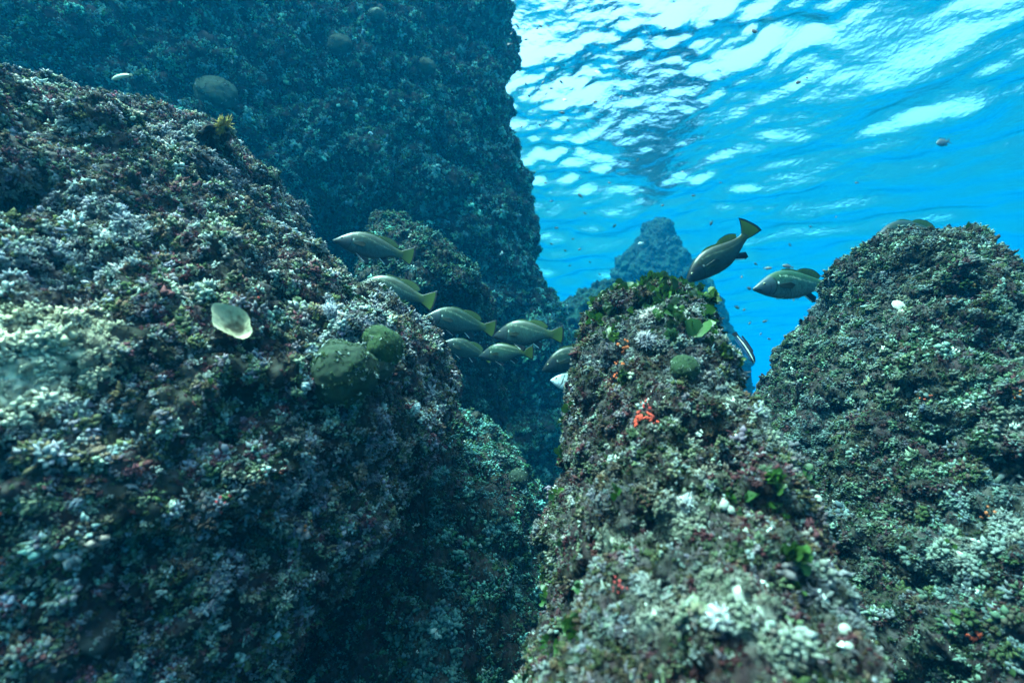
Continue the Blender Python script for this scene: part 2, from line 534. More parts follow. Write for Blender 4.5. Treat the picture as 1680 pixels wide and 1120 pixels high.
rows += [[rows[-1][0], PY, -4.3, 3.0, 2.8, 2.2]]
G = displace(loft(rows, 300, 300, .4), [(.8, .14, 0), (1.9, .12, 2), (5, .08, 0), (10, .05, 2)], 190)
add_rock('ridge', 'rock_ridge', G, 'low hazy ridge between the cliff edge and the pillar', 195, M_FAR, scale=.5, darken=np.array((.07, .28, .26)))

# sea bed
n = 220
t = np.linspace(-1, 1, n)
ax = 110 * np.sinh(4 * t) / np.sinh(4)
X, Y = np.meshgrid(ax, ax + 5, indexing='ij')
Z = -4.0 + .25 * perlin(np.stack([X.ravel() * .5, Y.ravel() * .5, np.zeros(n * n)], 1), 200).reshape(n, n)
V = np.stack([X.ravel(), Y.ravel(), Z.ravel()], 1)
me = make_mesh('seabed', V, grid_faces(n, n, False)[:, ::-1].reshape(-1), 4, rock_tint(V, 201, .2))
tag(link('seabed', me, M_FAR), None, None, kind='structure')
#--STAGE2--
# ------------------------------------------------------------------ placing things on the rocks
for k_, r_ in ROCKS.items():
    r_['px'], r_['py'], r_['d'] = project(r_['V'])


def surf(px, py, keys, rad=7):
    """the nearest rock surface seen at a pixel: point, normal, rock key, vertex index"""
    best = None
    for k in keys:
        r = ROCKS[k]
        m = (np.abs(r['px'] - px) < rad) & (np.abs(r['py'] - py) < rad) & (r['d'] > .15)
        ii = np.nonzero(m)[0]
        if len(ii) == 0:
            continue
        q = ii[np.argmin(r['d'][ii])]
        if best is None or r['d'][q] < best[0]:
            best = (r['d'][q], Vector(r['V'][q]), Vector(r['N'][q]), k, q)
    if best is None and rad < 80:
        return surf(px, py, keys, rad * 1.7)
    if best is None:
        raise RuntimeError('no rock at %s %s' % (px, py))
    return best[1], best[2], best[3], best[4]


# bare pale stone, painted into the stone where nothing grows
PALE_SPOTS = []
for px, py, k, r, c in [(95, 560, 'left', .12, (.56, .50, .34)), (30, 630, 'left', .10, (.64, .58, .42)), (150, 590, 'left', .07, (.48, .42, .30)),
                        (1285, 690, 'pillar', .05, (.42, .44, .36)), (1215, 640, 'pillar', .05, (.40, .42, .33)), (1100, 850, 'pillar', .07, (.42, .43, .34)), (1180, 960, 'pillar', .07, (.40, .41, .33)),
                        (1000, 890, 'pillar', .05, (.42, .42, .32)), (1650, 860, 'right', .06, (.55, .55, .50)), (1470, 495, 'right', .035, (.5, .52, .42)), (1640, 690, 'right', .06, (.36, .37, .33)), (1560, 900, 'right', .07, (.36, .37, .30)),
                        (1060, 985, 'pillar', .06, (.42, .42, .34)), (1270, 1040, 'pillar', .06, (.40, .41, .34))]:
    p, nrm, kk, q = surf(px, py, [k], 12)
    PALE_SPOTS.append((k, np.array(p), r, np.array(c)))
for k_ in ('left', 'pillar', 'right'):
    rk = ROCKS[k_]
    t = rk['tint']
    for kk, p, r, c in PALE_SPOTS:
        if kk == k_:
            d = np.linalg.norm(rk['V'] - p, axis=1) / (r * .7)
            sel = d < 1.8
            w = (np.clip(1.2 - d[sel] - .7 * np.abs(perlin(rk['V'][sel] * 22, 77)), 0, 1) * np.clip(.6 + 1.3 * perlin(rk['V'][sel] * 60, 79), .15, 1))[:, None]
            t[sel] = t[sel] * (1 - w) + c * w
    c4 = np.ones((len(t), 4), dtype=np.float32); c4[:, :3] = t
    rk['obj'].data.attributes['tint'].data.foreach_set('color', c4.ravel())


# ------------------------------------------------------------------ turf: small algae covering the rocks
def unit(v):
    return v / np.maximum(np.linalg.norm(v, axis=-1, keepdims=True), 1e-9)


def lobes(n, wid, seed, flat=.35, lmin=.5):
    """a tuft of n bud shaped lobes growing up (+z): verts, tris, tip factor"""
    rg = np.random.default_rng(seed)
    V, F, T = [], [], []
    for i in range(n):
        d = rg.normal(size=3); d[2] = abs(d[2]) + flat; d = d / np.linalg.norm(d)
        a = np.cross(d, [.3, .7, .1]); a /= np.linalg.norm(a); b = np.cross(d, a)
        L = lmin + (1 - lmin) * rg.random(); w = wid * (.7 + .6 * rg.random())
        o = np.array([rg.normal() * .18, rg.normal() * .18, 0])
        k = len(V)
        V.append(o); T.append(.0)
        ph = rg.random() * 6.28
        for j in range(4):
            an = ph + j * math.pi / 2
            V.append(o + d * L * .62 + (a * math.cos(an) + b * math.sin(an)) * w); T.append(.6)
        V.append(o + d * L); T.append(1.)
        for j in range(4):
            F += [(k, k + 1 + j, k + 1 + (j + 1) % 4), (k + 5, k + 1 + (j + 1) % 4, k + 1 + j)]
    return np.array(V), np.array(F), np.array(T)


def spikes(n, wid, seed):
    rg = np.random.default_rng(seed)
    V, F, T = [], [], []
    for i in range(n):
        d = rg.normal(size=3); d[2] = abs(d[2]) + .2; d /= np.linalg.norm(d)
        a = np.cross(d, [.3, .7, .1]); a /= np.linalg.norm(a); b = np.cross(d, a)
        L = .6 + .4 * rg.random(); k = len(V)
        bend = rg.normal(size=3) * .15
        V += [a * wid, b * wid, -(a + b) * wid * .7, d * L + bend]
        T += [0.2, .2, .2, 1]
        F += [(k, k + 1, k + 3), (k + 1, k + 2, k + 3), (k + 2, k, k + 3)]
    return np.array(V), np.array(F), np.array(T)


def leaves(n, seed):
    """fan shaped leaves, each a curved blade of six triangles"""
    rg = np.random.default_rng(seed)
    V, F, T = [], [], []
    for i in range(n):
        d = rg.normal(size=3); d[2] = abs(d[2]) + .3; d /= np.linalg.norm(d)
        a = np.cross(d, rg.normal(size=3)); a /= np.linalg.norm(a); b = np.cross(d, a)
        L = .7 + .5 * rg.random(); w = .30 + .22 * rg.random(); cu = rg.normal() * .25
        o = np.array([rg.normal() * .2, rg.normal() * .2, 0]); k = len(V)
        for (l, s) in ((0, 0), (.35, -.6), (.35, .6), (.75, -1), (.8, 1), (1.0, -.4), (1.03, .45), (.6, 0)):
            V.append(o + d * L * l + a * w * s + b * (cu * l * l + .10 * s * s * (1 if i % 2 else -1) + .05 * rg.normal())); T.append(l)
        F += [(k, k + 1, k + 7), (k, k + 7, k + 2), (k + 1, k + 3, k + 7), (k + 2, k + 7, k + 4), (k + 3, k + 5, k + 7), (k + 5, k + 6, k + 7), (k + 6, k + 4, k + 7)]
    return np.array(V), np.array(F), np.array(T)


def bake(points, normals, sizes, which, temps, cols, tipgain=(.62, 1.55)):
    """one mesh out of many transformed copies of the template tufts"""
    n = len(points)
    rg = np.random.default_rng(n)
    N = unit(normals + rg.normal(size=(n, 3)) * .35)
    ax = unit(np.cross(N, rg.normal(size=(n, 3))))
    bx = np.cross(N, ax)
    Vs, Fs, Cs, off = [], [], [], 0
    for ti, (tv, tf, tt) in enumerate(temps):
        m = np.nonzero(which == ti)[0]
        if len(m) == 0:
            continue
        sq = rg.uniform(.75, 1.3, size=(len(m), 3))
        loc = tv[None] * sq[:, None, :] * sizes[m][:, None, None]
        P = points[m][:, None] + loc[:, :, :1] * ax[m][:, None] + loc[:, :, 1:2] * bx[m][:, None] + loc[:, :, 2:] * N[m][:, None]
        C = cols[m][:, None] * (tipgain[0] + (tipgain[1] - tipgain[0]) * tt[None, :, None])  # pale growth tips, exaggerated to paint highlights on tips and shade at bases
        F = tf[None] + (np.arange(len(m)) * len(tv))[:, None, None] + off
        Vs.append(P.reshape(-1, 3).astype(np.float32)); Fs.append(F.reshape(-1).astype(np.int32)); Cs.append(C.reshape(-1, 3).astype(np.float32))
        off += len(m) * len(tv)
    return np.concatenate(Vs), np.concatenate(Fs), np.clip(np.concatenate(Cs), 0, .9)


TEMPS = [lobes(9, .19, s, .35, .6) for s in range(4)] + [lobes(11, .15, s, .3, .65) for s in range(10, 13)] + [lobes(8, .24, s, .5, .4) for s in range(20, 23)] + [lobes(11, .14, s, .25, .6) for s in range(30, 33)]
TEMPS_FAR = [lobes(5, .22, s) for s in range(4)] + [lobes(4, .28, s, .5, .4) for s in range(20, 23)]
LEAVES = [leaves(5, s) for s in range(50, 56)]
TURF_PAL = np.array([
    (.21, .19, .20), (.26, .255, .24), (.090, .085, .045), (.115, .070, .050), (.20, .155, .170),
    (.105, .036, .042), (.13, .135, .090), (.31, .29, .27), (.045, .055, .028), (.20, .155, .125), (.080, .050, .036), (.17, .15, .165)], dtype=np.float32)


def depth_buffer(cell=8, pad=30, grow_by=4):
    """coarse nearest-rock distance per cell of sight lines, widened so that only well hidden turf is left out"""
    w, h = int(PW / cell) + 2 * pad, int(PH / cell) + 2 * pad
    Z = np.full((h, w), 1e9)
    for rk in ROCKS.values():
        i = np.floor(rk['px'] / cell).astype(int) + pad; j = np.floor(rk['py'] / cell).astype(int) + pad
        m = (i >= 0) & (i < w) & (j >= 0) & (j < h) & (rk['d'] > .12)
        np.minimum.at(Z, (j[m], i[m]), rk['d'][m])
    M = Z.copy()
    for ax in (0, 1):
        A = M.copy()
        for k in range(-grow_by, grow_by + 1):
            A = np.maximum(A, np.roll(M, k, ax))
        M = A
    return M, cell, pad


DB = depth_buffer()


def hidden(u, v, d, slack=.2):
    M, cell, pad = DB
    i = np.clip(np.floor(u / cell).astype(int) + pad, 0, M.shape[1] - 1); j = np.clip(np.floor(v / cell).astype(int) + pad, 0, M.shape[0] - 1)
    return d > M[j, i] + slack


def sample_rock(key, dens, margin=130, seed=1, region=None, facing=-.2):
    """random points on the part of a rock that can be seen from about the camera"""
    rk = ROCKS[key]
    V, F = rk['V'], rk['F']
    C = V[F].mean(1)
    u, v, d = project(C)
    A = np.linalg.norm(np.cross(V[F[:, 1]] - V[F[:, 0]], V[F[:, 3]] - V[F[:, 0]]), axis=1)
    Nf = rk['N'][F[:, 0]]
    view = unit(-C)
    ok = (u > -margin) & (u < PW + margin) & (v > -margin) & (v < PH + margin) & (d > .12) & ((Nf * view).sum(1) > facing) & ~hidden(u, v, d)
    w = np.where(ok, A * dens(C, u, v, d), 0)
    tot = w.sum()
    rg = np.random.default_rng(seed)
    n = int(tot)
    cum = np.cumsum(w)
    f = np.searchsorted(cum, rg.random(n) * tot)
    f = np.clip(f, 0, len(F) - 1)
    a, b = rg.random(n)[:, None], rg.random(n)[:, None]
    q = V[F[f]]
    P = q[:, 0] * (1 - a) * (1 - b) + q[:, 1] * a * (1 - b) + q[:, 2] * a * b + q[:, 3] * (1 - a) * b
    return P, rk['N'][F[f, 0]], u[f], v[f], d[f]


def grow(key, density, size, seed, far=False, pale=0.0, albedo=1.0, clump=26, hue=(1, 1, 1)):
    rg = np.random.default_rng(seed + 500)

    def dens(C, u, v, d):
        g = perlin(C * 7, seed) + .6 * perlin(C * 19, seed + 1)
        c = perlin(C * clump, seed + 21)
        return density * np.clip(.95 + .8 * g, .55, 1.5) * np.clip(1.15 + 1.3 * c, .95, 2.0)
    P, N, u, v, d = sample_rock(key, dens, seed=seed)
    n = len(P)
    a = 1.6 * perlin(P * 2.6, seed + 2) + .8 * perlin(P * 8, seed + 3) + .6 * perlin(P * clump * 1.3, seed + 31) + rg.normal(size=n) * .15
    t = np.clip((a + 1.0) / 2.0, 0, .999) * len(TURF_PAL)
    cl = perlin(P * clump, seed + 21)
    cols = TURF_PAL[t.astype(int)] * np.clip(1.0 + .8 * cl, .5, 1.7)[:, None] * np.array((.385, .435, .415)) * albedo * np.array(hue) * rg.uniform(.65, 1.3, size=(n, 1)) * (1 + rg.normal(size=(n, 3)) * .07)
    white = rg.random(n) < .006 + pale
    cols[white] = np.array((.40, .42, .37)) * rg.uniform(.6, 1.1, size=(white.sum(), 1))
    for kk, p, r, c in PALE_SPOTS:
        if kk == key:
            dd = np.linalg.norm(P - p, axis=1) / (r * .75) + .8 * np.abs(perlin(P * 20, 78))
            m = dd < 1.0 + .5 * rg.random(n)
            cols[m] = cols[m] * (.3 if key == 'left' else .6) + c * (.50 if key == 'left' else .12)
    temps = TEMPS_FAR if far else TEMPS
    b = perlin(P * 4.1, seed + 6) + rg.normal(size=n) * .35
    tt = np.clip((b + 1) / 2, 0, .999)
    which = (tt * len(temps)).astype(int)
    s = size * np.minimum(rg.lognormal(0, .36, size=n), 1.7) * (1 + .3 * perlin(P * 4, seed + 8)) * np.clip(.95 + 1.1 * perlin(P * clump, seed + 21), .62, 1.8)
    small = rg.random(n) < .35
    s[small] *= .6
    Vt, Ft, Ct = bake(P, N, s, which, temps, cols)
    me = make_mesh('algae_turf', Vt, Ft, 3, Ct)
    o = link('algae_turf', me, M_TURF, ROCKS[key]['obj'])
    o['kind'] = 'stuff'
    print('turf', key, n, len(Ft) // 3)


grow('left', 10500, .0106, 300, albedo=1.6)
grow('shoulder', 9000, .0112, 310, albedo=1.5)
grow('pillar', 16000, .0089, 320, pale=.004, albedo=.74, clump=32)
grow('right', 11000, .0112, 330, albedo=.70, hue=(.80, 1.05, 1.0))
grow('behind', 1500, .03, 340, far=True)
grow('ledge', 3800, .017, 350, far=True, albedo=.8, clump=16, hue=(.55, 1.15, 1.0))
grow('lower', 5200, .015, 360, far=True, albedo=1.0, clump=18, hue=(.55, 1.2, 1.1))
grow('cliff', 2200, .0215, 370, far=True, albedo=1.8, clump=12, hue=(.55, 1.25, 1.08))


def leaf_cover(key, dens, size, seed, cols):
    rg = np.random.default_rng(seed)
    P, N, u, v, d = sample_rock(key, dens, seed=seed)
    n = len(P)
    c = np.array(cols)[rg.integers(0, len(cols), n)] * rg.uniform(.6, 1.4, size=(n, 1))
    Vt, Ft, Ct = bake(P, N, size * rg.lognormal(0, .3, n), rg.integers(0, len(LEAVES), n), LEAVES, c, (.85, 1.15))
    o = link('leafy_algae', make_mesh('leafy_algae', Vt, Ft, 3, Ct), M_LEAF, ROCKS[key]['obj'])
    o['kind'] = 'stuff'


GREENS = [(.016, .052, .008), (.022, .066, .009), (.011, .036, .008), (.034, .078, .010), (.014, .030, .009)]
top_z = W(1080, 560, 1.6).z


def pil(C, u, v, d):
    g = np.clip(.3 + 1.6 * perlin(C * 9, 402), 0, 1.5)
    a = np.clip((570 - v) / 90, .0, 1) * 2100 * np.clip(g + .35, 0, 1.5)
    edge = np.clip((u - (1100 + (v - 470) * .62)) / 60, 0, 1) * 480 * g * (v < 960)
    le = np.clip(((960 - (v - 560) * .13) - u) / 30, 0, 1) * 900 * g * (v < 900)
    low = ((u < 960) & (v > 940)) * 300 * g
    return a + edge + le + low + 45 * (g > .9)


leaf_cover('pillar', pil, .019, 401, GREENS)


def lef(C, u, v, d):
    g = np.clip(-.1 + 2.0 * perlin(C * 8, 412), 0, 1.5)
    return 420 * g * (u > 560) * (v < 640) + 14 * (g > .5)


leaf_cover('left', lef, .012, 411, GREENS)
leaf_cover('right', lambda C, u, v, d: 25 + 120 * np.clip(perlin(C * 5, 420) - .15, 0, 1), .012, 421, GREENS)

# ------------------------------------------------------------------ things growing on the rocks
def frame(nrm, up=Vector((0, 0, 1)), spin=0.0):
    z = nrm.normalized()
    x = up.cross(z)
    if x.length < 1e-3: x = Vector((1, 0, 0))
    x.normalize(); y = z.cross(x)
    m = Matrix((x, y, z)).transposed()
    return (m @ Matrix.Rotation(spin, 3, 'Z'))


def sphere_grid(nu, nv):
    th = np.linspace(0, 2 * math.pi, nu, endpoint=False); ph = np.linspace(.001, math.pi - .001, nv)
    D = np.zeros((nv, nu, 3))
    D[:, :, 0] = np.sin(ph)[:, None] * np.cos(th); D[:, :, 1] = np.sin(ph)[:, None] * np.sin(th); D[:, :, 2] = np.cos(ph)[:, None]
    return D


ALLR = ['left', 'shoulder', 'pillar', 'right', 'ledge', 'lower', 'cliff']
LIFT = Vector((0, 0, 0))


def green_ball(px, py, rpx, keys, label, seed, squash=.8, green=(.009, .024, .010), crust=.5, sink=.25):
    p, nrm, k, q = surf(px, py, keys, 14)
    d = p.dot(Vector((0, CP, SP)))
    r = rpx / FPX * d
    nrm = (nrm * .5 + Vector((0, -.5, .35))).normalized()
    D = sphere_grid(96, 64)
    f = D.reshape(-1, 3)
    rad = 1 + .12 * perlin(f * 1.5, seed) + .03 * perlin(f * 5, seed + 1) + .012 * perlin(f * 16, seed + 2)
    V = f * rad[:, None] * r
    V[:, 2] *= squash
    col = np.array(green)[None] * (1 + .35 * perlin(f * 4, seed + 3) + .4 * perlin(f * 15, seed + 4))[:, None]
    o = link('green_ball_alga', make_mesh('green_ball_alga', V, grid_faces(64, 96).reshape(-1), 4, np.clip(col, .005, 1)), M_BALL)
    M = frame(nrm).to_4x4()
    M.translation = p + nrm * r * squash * (.55 - sink)
    o.matrix_world = M
    tag(o, label, 'alga', 'round green ball algae')
    # fuzz and crust on it: one part
    rg = np.random.default_rng(seed)
    n = int(2400 * crust) + 500
    g = unit(rg.normal(size=(n, 3)))
    keep = (perlin(g * 2.6, seed + 6) + .5 * perlin(g * 7, seed + 7) > .12) & (g[:, 2] > -.5)
    fz = g[keep]
    P = fz * r * (1 + .12 * perlin(fz * 1.5, seed) + .03 * perlin(fz * 5, seed + 1))[:, None]; P[:, 2] *= squash
    cc = np.array([(.05, .07, .035), (.22, .25, .22), (.02, .04, .016), (.04, .06, .025)])[rg.integers(0, 4, len(P))] * rg.uniform(.7, 1.2, (len(P), 1))
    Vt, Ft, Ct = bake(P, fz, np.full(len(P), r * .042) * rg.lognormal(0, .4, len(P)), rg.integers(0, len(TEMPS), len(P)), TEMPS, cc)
    c = link('crust', make_mesh('crust', Vt, Ft, 3, Ct), M_TURF, o)
    c['kind'] = 'stuff'
    return o


green_ball(572, 606, 54, ['left'], 'largest round green ball alga, speckled with white crust, on the left boulder', 700, .85, crust=.9)
green_ball(634, 578, 36, ['left'], 'smaller green ball alga tucked behind the largest ball on the left boulder', 710, .75, (.012, .036, .006), .5)
green_ball(628, 612, 26, ['left'], 'small dark ball alga squeezed between the two bigger green balls', 720, .9, (.014, .026, .016), .4)
green_ball(1135, 592, 23, ['pillar'], 'flattened dark green ball alga on the upper face of the pillar', 730, .7, (.010, .030, .008), .3)
green_ball(368, 153, 32, ['cliff'], 'smooth oval green ball alga on the cliff above the left boulder', 740, .65, (.010, .045, .026), .05)
green_ball(550, 68, 20, ['cliff'], 'small round ball alga high on the cliff face', 750, .8, (.010, .040, .022), .1)
green_ball(712, 106, 15, ['cliff'], 'tiny ball alga on the cliff near its right edge', 760, .8, (.010, .040, .022), .1)
green_ball(632, 14, 13, ['cliff'], 'tiny ball alga on the cliff at the very top of the picture', 770, .8, (.010, .040, .022), .1)
green_ball(862, 776, 16, ['cliff', 'lower'], 'ball alga at the foot of the cliff beside the pillar', 780, .85, (.008, .018, .010), .4)


def blob_patch(name, px, py, rpx, keys, label, cat, seed, col, mat, group=None, nb=26, thick=.22, lift=.012):
    """an encrusting growth: flattened lumps that follow the rock, one mesh"""
    p, nrm, k, q = surf(px, py, keys, 10)
    rk = ROCKS[k]
    d = p.dot(Vector((0, CP, SP)))
    r = rpx / FPX * d
    rg = np.random.default_rng(seed)
    near = np.nonzero((np.abs(rk['V'] - np.array(p)).max(1) < r * 1.1))[0]
    near = near[(rk['N'][near] @ np.array(-p.normalized())) > .1]
    if len(near) == 0: near = np.array([q])
    nb = int(nb * 4)
    pick = rg.choice(near, nb)
    pick[0] = q
    D = sphere_grid(14, 9).reshape(-1, 3)
    Vs, Fs, Cs = [], [], []
    base = grid_faces(9, 14)
    for i, t in enumerate(pick):
        dist = np.linalg.norm(rk['V'][t] - np.array(p)) / r
        if i and dist > .55 + .25 * rg.random(): continue
        N = Vector(rk['N'][t]); M = np.array(frame(N, spin=rg.random() * 6))
        s = r * rg.uniform(.09, .2)
        E = D * (1 + .25 * perlin(D * 2 + i * 3.1, seed))[:, None] * np.array([s, s * rg.uniform(.6, 1), s * thick * rg.uniform(.8, 2.2)])
        Fs.append(base + len(Vs) * len(D))
        Vs.append(E @ M.T + rk['V'][t] + np.array(N) * lift)
        c = np.array(col) * rg.uniform(.75, 1.25)
        Cs.append(np.repeat(c[None], len(D), 0))
    V = np.concatenate(Vs) - np.array(p)
    o = link(name, make_mesh(name, V, np.concatenate(Fs).reshape(-1), 4, np.concatenate(Cs)), mat)
    o.location = p
    tag(o, label, cat, group)
    return o


RED, ORG = (.36, .028, .012), (.46, .09, .02)
SG = 'red and orange encrusting sponges'
blob_patch('encrusting_sponge', 1052, 682, 26, ['pillar'], 'large bright red sponge patch in the middle of the pillar face', 'sponge', 800, (.38, .030, .012), M_SPONGE, SG, 44)
blob_patch('encrusting_sponge', 1050, 662, 14, ['pillar'], 'dark red sponge strip just above the large red patch on the pillar', 'sponge', 801, (.40, .025, .02), M_SPONGE, SG, 22)
blob_patch('encrusting_sponge', 1014, 567, 19, ['pillar'], 'orange sponge patch below the leafy rim of the pillar', 'sponge', 802, ORG, M_SPONGE, SG, 26)
blob_patch('encrusting_sponge', 1012, 590, 10, ['pillar'], 'small orange sponge dot under the orange patch on the pillar', 'sponge', 803, ORG, M_SPONGE, SG, 14)
blob_patch('encrusting_sponge', 1003, 608, 10, ['pillar'], 'small red orange sponge beside a dark green leaf on the pillar', 'sponge', 804, (.62, .09, .02), M_SPONGE, SG, 14)
blob_patch('encrusting_sponge', 1008, 955, 14, ['pillar'], 'faint dark red sponge stain low on the pillar', 'sponge', 805, (.35, .03, .03), M_SPONGE, SG, 16)
blob_patch('encrusting_sponge', 374, 498, 12, ['left'], 'red sponge on the left boulder right above the pale cup sponge', 'sponge', 806, RED, M_SPONGE, SG, 18)
blob_patch('encrusting_sponge', 430, 496, 11, ['left'], 'dark red sponge on the left boulder to the upper right of the cup sponge', 'sponge', 807, (.45, .03, .02), M_SPONGE, SG, 16)
blob_patch('encrusting_sponge', 6, 852, 16, ['left'], 'blurred bright red sponge at the left edge of the boulder', 'sponge', 808, (.75, .07, .04), M_SPONGE, SG, 20)
blob_patch('encrusting_sponge', 4, 915, 15, ['left'], 'blurred salmon sponge at the left edge, lower than the red one', 'sponge', 809, (.65, .12, .06), M_SPONGE, SG, 20)
blob_patch('encrusting_sponge', 505, 868, 13, ['left'], 'dull orange sponge on the shaded flank of the left boulder', 'sponge', 810, (.45, .11, .03), M_SPONGE, SG, 18)
blob_patch('encrusting_sponge', 375, 820, 14, ['left'], 'deep red sponge stain in the middle of the left boulder', 'sponge', 811, (.28, .02, .025), M_SPONGE, SG, 18)
blob_patch('encrusting_sponge', 1512, 650, 12, ['right'], 'dull red sponge in the middle of the right boulder', 'sponge', 812, (.45, .07, .03), M_SPONGE, SG, 16)
blob_patch('encrusting_sponge', 1582, 472, 11, ['right'], 'orange sponge near the crest of the right boulder', 'sponge', 813, (.55, .20, .04), M_SPONGE, SG, 16)
blob_patch('encrusting_sponge', 1665, 635, 14, ['right'], 'orange sponge at the right edge of the right boulder', 'sponge', 814, (.55, .14, .03), M_SPONGE, SG, 16)
blob_patch('encrusting_sponge', 1590, 1045, 22, ['right'], 'blurred brick red sponge low on the right boulder', 'sponge', 815, (.42, .05, .02), M_SPONGE, SG, 22)
blob_patch('encrusting_sponge', 1610, 850, 16, ['right'], 'rusty brown sponge beside the bare pale stone on the right boulder', 'sponge', 816, (.34, .09, .03), M_SPONGE, SG, 18)

# white scraps: shells stuck to the rocks
def shell(px, py, rpx, keys, label, seed):
    p, nrm, k, q = surf(px, py, keys, 10)
    d = p.dot(Vector((0, CP, SP))); r = rpx / FPX * d
    n, m = 28, 12
    V, C = [], []
    for i in range(m):
        s = i / (m - 1)
        for j in range(n):
            a = 2 * math.pi * j / n
            rr = s * (1 + .12 * math.cos(a) + .03 * math.sin(a * 9))
            V.append((r * rr * math.cos(a), r * .8 * rr * math.sin(a), r * .35 * (1 - s * s) + r * .03 * math.sin(s * 25)))
            C.append((.27, .28, .23))
    V = np.array(V)
    V2 = V.copy(); V2[:, 2] -= r * .08
    F = grid_faces(m, n)
    V = np.concatenate([V, V2]); F = np.concatenate([F, F[:, ::-1] + m * n])
    o = link('shell', make_mesh('shell', V, F.reshape(-1), 4, np.array(C * 2)), M_SHELL)
    M = frame((nrm * .4 + Vector((0, -.6, .3))).normalized(), spin=seed).to_4x4(); M.translation = p + nrm * .012
    o.matrix_world = M
    tag(o, label, 'shell', 'white shells on the rocks')


shell(1188, 820, 9, ['pillar'], 'upper left of two white shells side by side in the middle of the pillar', 1.0)
shell(1198, 827, 7, ['pillar'], 'lower right of two white shells side by side in the middle of the pillar', 2.2)
shell(1383, 1030, 10, ['pillar'], 'round white shell low on the right flank of the pillar', .4)
shell(1400, 1062, 7, ['pillar'], 'small white shell just below the round one at the pillar\'s lower right', 3.0)
shell(1350, 600 + 220, 7, ['right', 'pillar'], 'tiny pale shell in the shadow between pillar and right boulder', .9)
shell(1470, 496, 11, ['right'], 'pale greenish shell under the crest of the right boulder', 1.9)


# pale cup sponge on the left boulder
def cup_sponge():
    p, nrm, k, q = surf(392, 548, ['left'], 10)
    d = p.dot(Vector((0, CP, SP)))
    r = 30 / FPX * d
    n, m = 72, 22
    out, inn = [], []
    for layer, lst in ((0, out), (1, inn)):
        for i in range(m):
            s = i / (m - 1)
            for j in range(n):
                a = 2 * math.pi * j / n
                lobe = 1 + .20 * math.cos(a - 2.6) + .13 * math.cos(2 * (a - 2.6)) + .07 * math.cos(3 * a + 1) + .42 * math.exp(-((a - 2.75) / .33) ** 2) + s * (.014 * math.sin(a * 17) + .012 * math.sin(a * 29 + 2) + .015 * math.sin(a * 7))
                rr = r * s * lobe
                h = r * (.62 * s ** 2.2 + .03 * math.sin(a * 3 + 1) * s) - r * .30
                if layer: h += r * .12 * (1 - s ** 6)
                lst.append((rr * math.cos(a), rr * math.sin(a) * .82, h))
    V = np.array(out + inn)
    F = grid_faces(m, n)
    F = np.concatenate([F, F[:, ::-1] + m * n])
    f = V / r
    rad = np.hypot(f[:, 0], f[:, 1])
    w = np.clip(1.35 - rad * 1.6 + .8 * perlin(f * 4, 5), 0, 1)[:, None]
    col = np.array((.34, .31, .19)) * (1 - w) + np.array((.06, .045, .016)) * w
    col *= (1 + .18 * perlin(f * 14, 6))[:, None]
    V += (perlin(f * 9, 8) * r * .03)[:, None] * np.array([0, 0, 1])
    o = link('cup_sponge', make_mesh('cup_sponge', V, F.reshape(-1), 4, np.clip(col, .01, .9)), M_SHELL)
    view = (-p).normalized()
    z = (view * .9 + Vector((-.1, 0, .45))).normalized()
    M = frame(z, spin=-.5).to_4x4()
    M.translation = p + z * .045
    o.matrix_world = M
    tag(o, 'pale cream cup shaped sponge with a brown centre on the left boulder', 'sponge')


cup_sponge()


def leaf_clump(px, py, rpx, keys, label, seed, nl=9, green=(.05, .15, .02)):
    p, nrm, k, q = surf(px, py, keys, 12)
    d = p.dot(Vector((0, CP, SP))); r = rpx / FPX * d
    rg = np.random.default_rng(seed)
    n = nl
    P = rg.normal(size=(n, 3)) * r * .3
    N = unit(np.array(nrm)[None] + np.array((0, -.4, .1)) + rg.normal(size=(n, 3)) * .4)
    cols = np.array(green)[None] * rg.uniform(.22, .55, (n, 1))
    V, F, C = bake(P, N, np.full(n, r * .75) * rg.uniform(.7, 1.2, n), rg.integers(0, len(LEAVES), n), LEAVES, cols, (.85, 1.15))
    o = link('leafy_alga', make_mesh('leafy_alga', V, F, 3, C), M_LEAF)
    o.location = p + nrm * r * .2
    tag(o, label, 'alga', 'clumps of broad green leafy algae')


leaf_clump(1166, 484, 20, ['pillar'], 'leafy green alga jutting out over the right end of the pillar top', 840, 10, (.07, .17, .02))
leaf_clump(1265, 776, 17, ['pillar'], 'dark green leafy alga on the right edge of the pillar, halfway up', 841)
leaf_clump(1268, 822, 13, ['pillar'], 'small green leafy alga just below the one halfway up the pillar edge', 842)
leaf_clump(1302, 918, 26, ['pillar'], 'largest green leafy alga low on the right side of the pillar', 843, 11, (.045, .13, .018))
leaf_clump(930, 1030, 24, ['pillar'], 'green leafy alga at the lower left side of the pillar', 844, 10)
leaf_clump(1018, 612, 14, ['pillar'], 'dark green leafy alga between the small red orange sponges', 845, 7, (.03, .08, .015))
leaf_clump(1000, 545, 15, ['pillar'], 'upright pale green leaf just left of the fluffy grey tufts', 846, 5, (.09, .20, .03))
leaf_clump(1096, 543, 14, ['pillar'], 'mint green leafy alga to the right of the fluffy grey tufts', 847, 6, (.06, .16, .06))
leaf_clump(1180, 575, 15, ['pillar'], 'olive leafy alga on the right edge of the pillar above the striped fish', 848, 8, (.08, .15, .02))


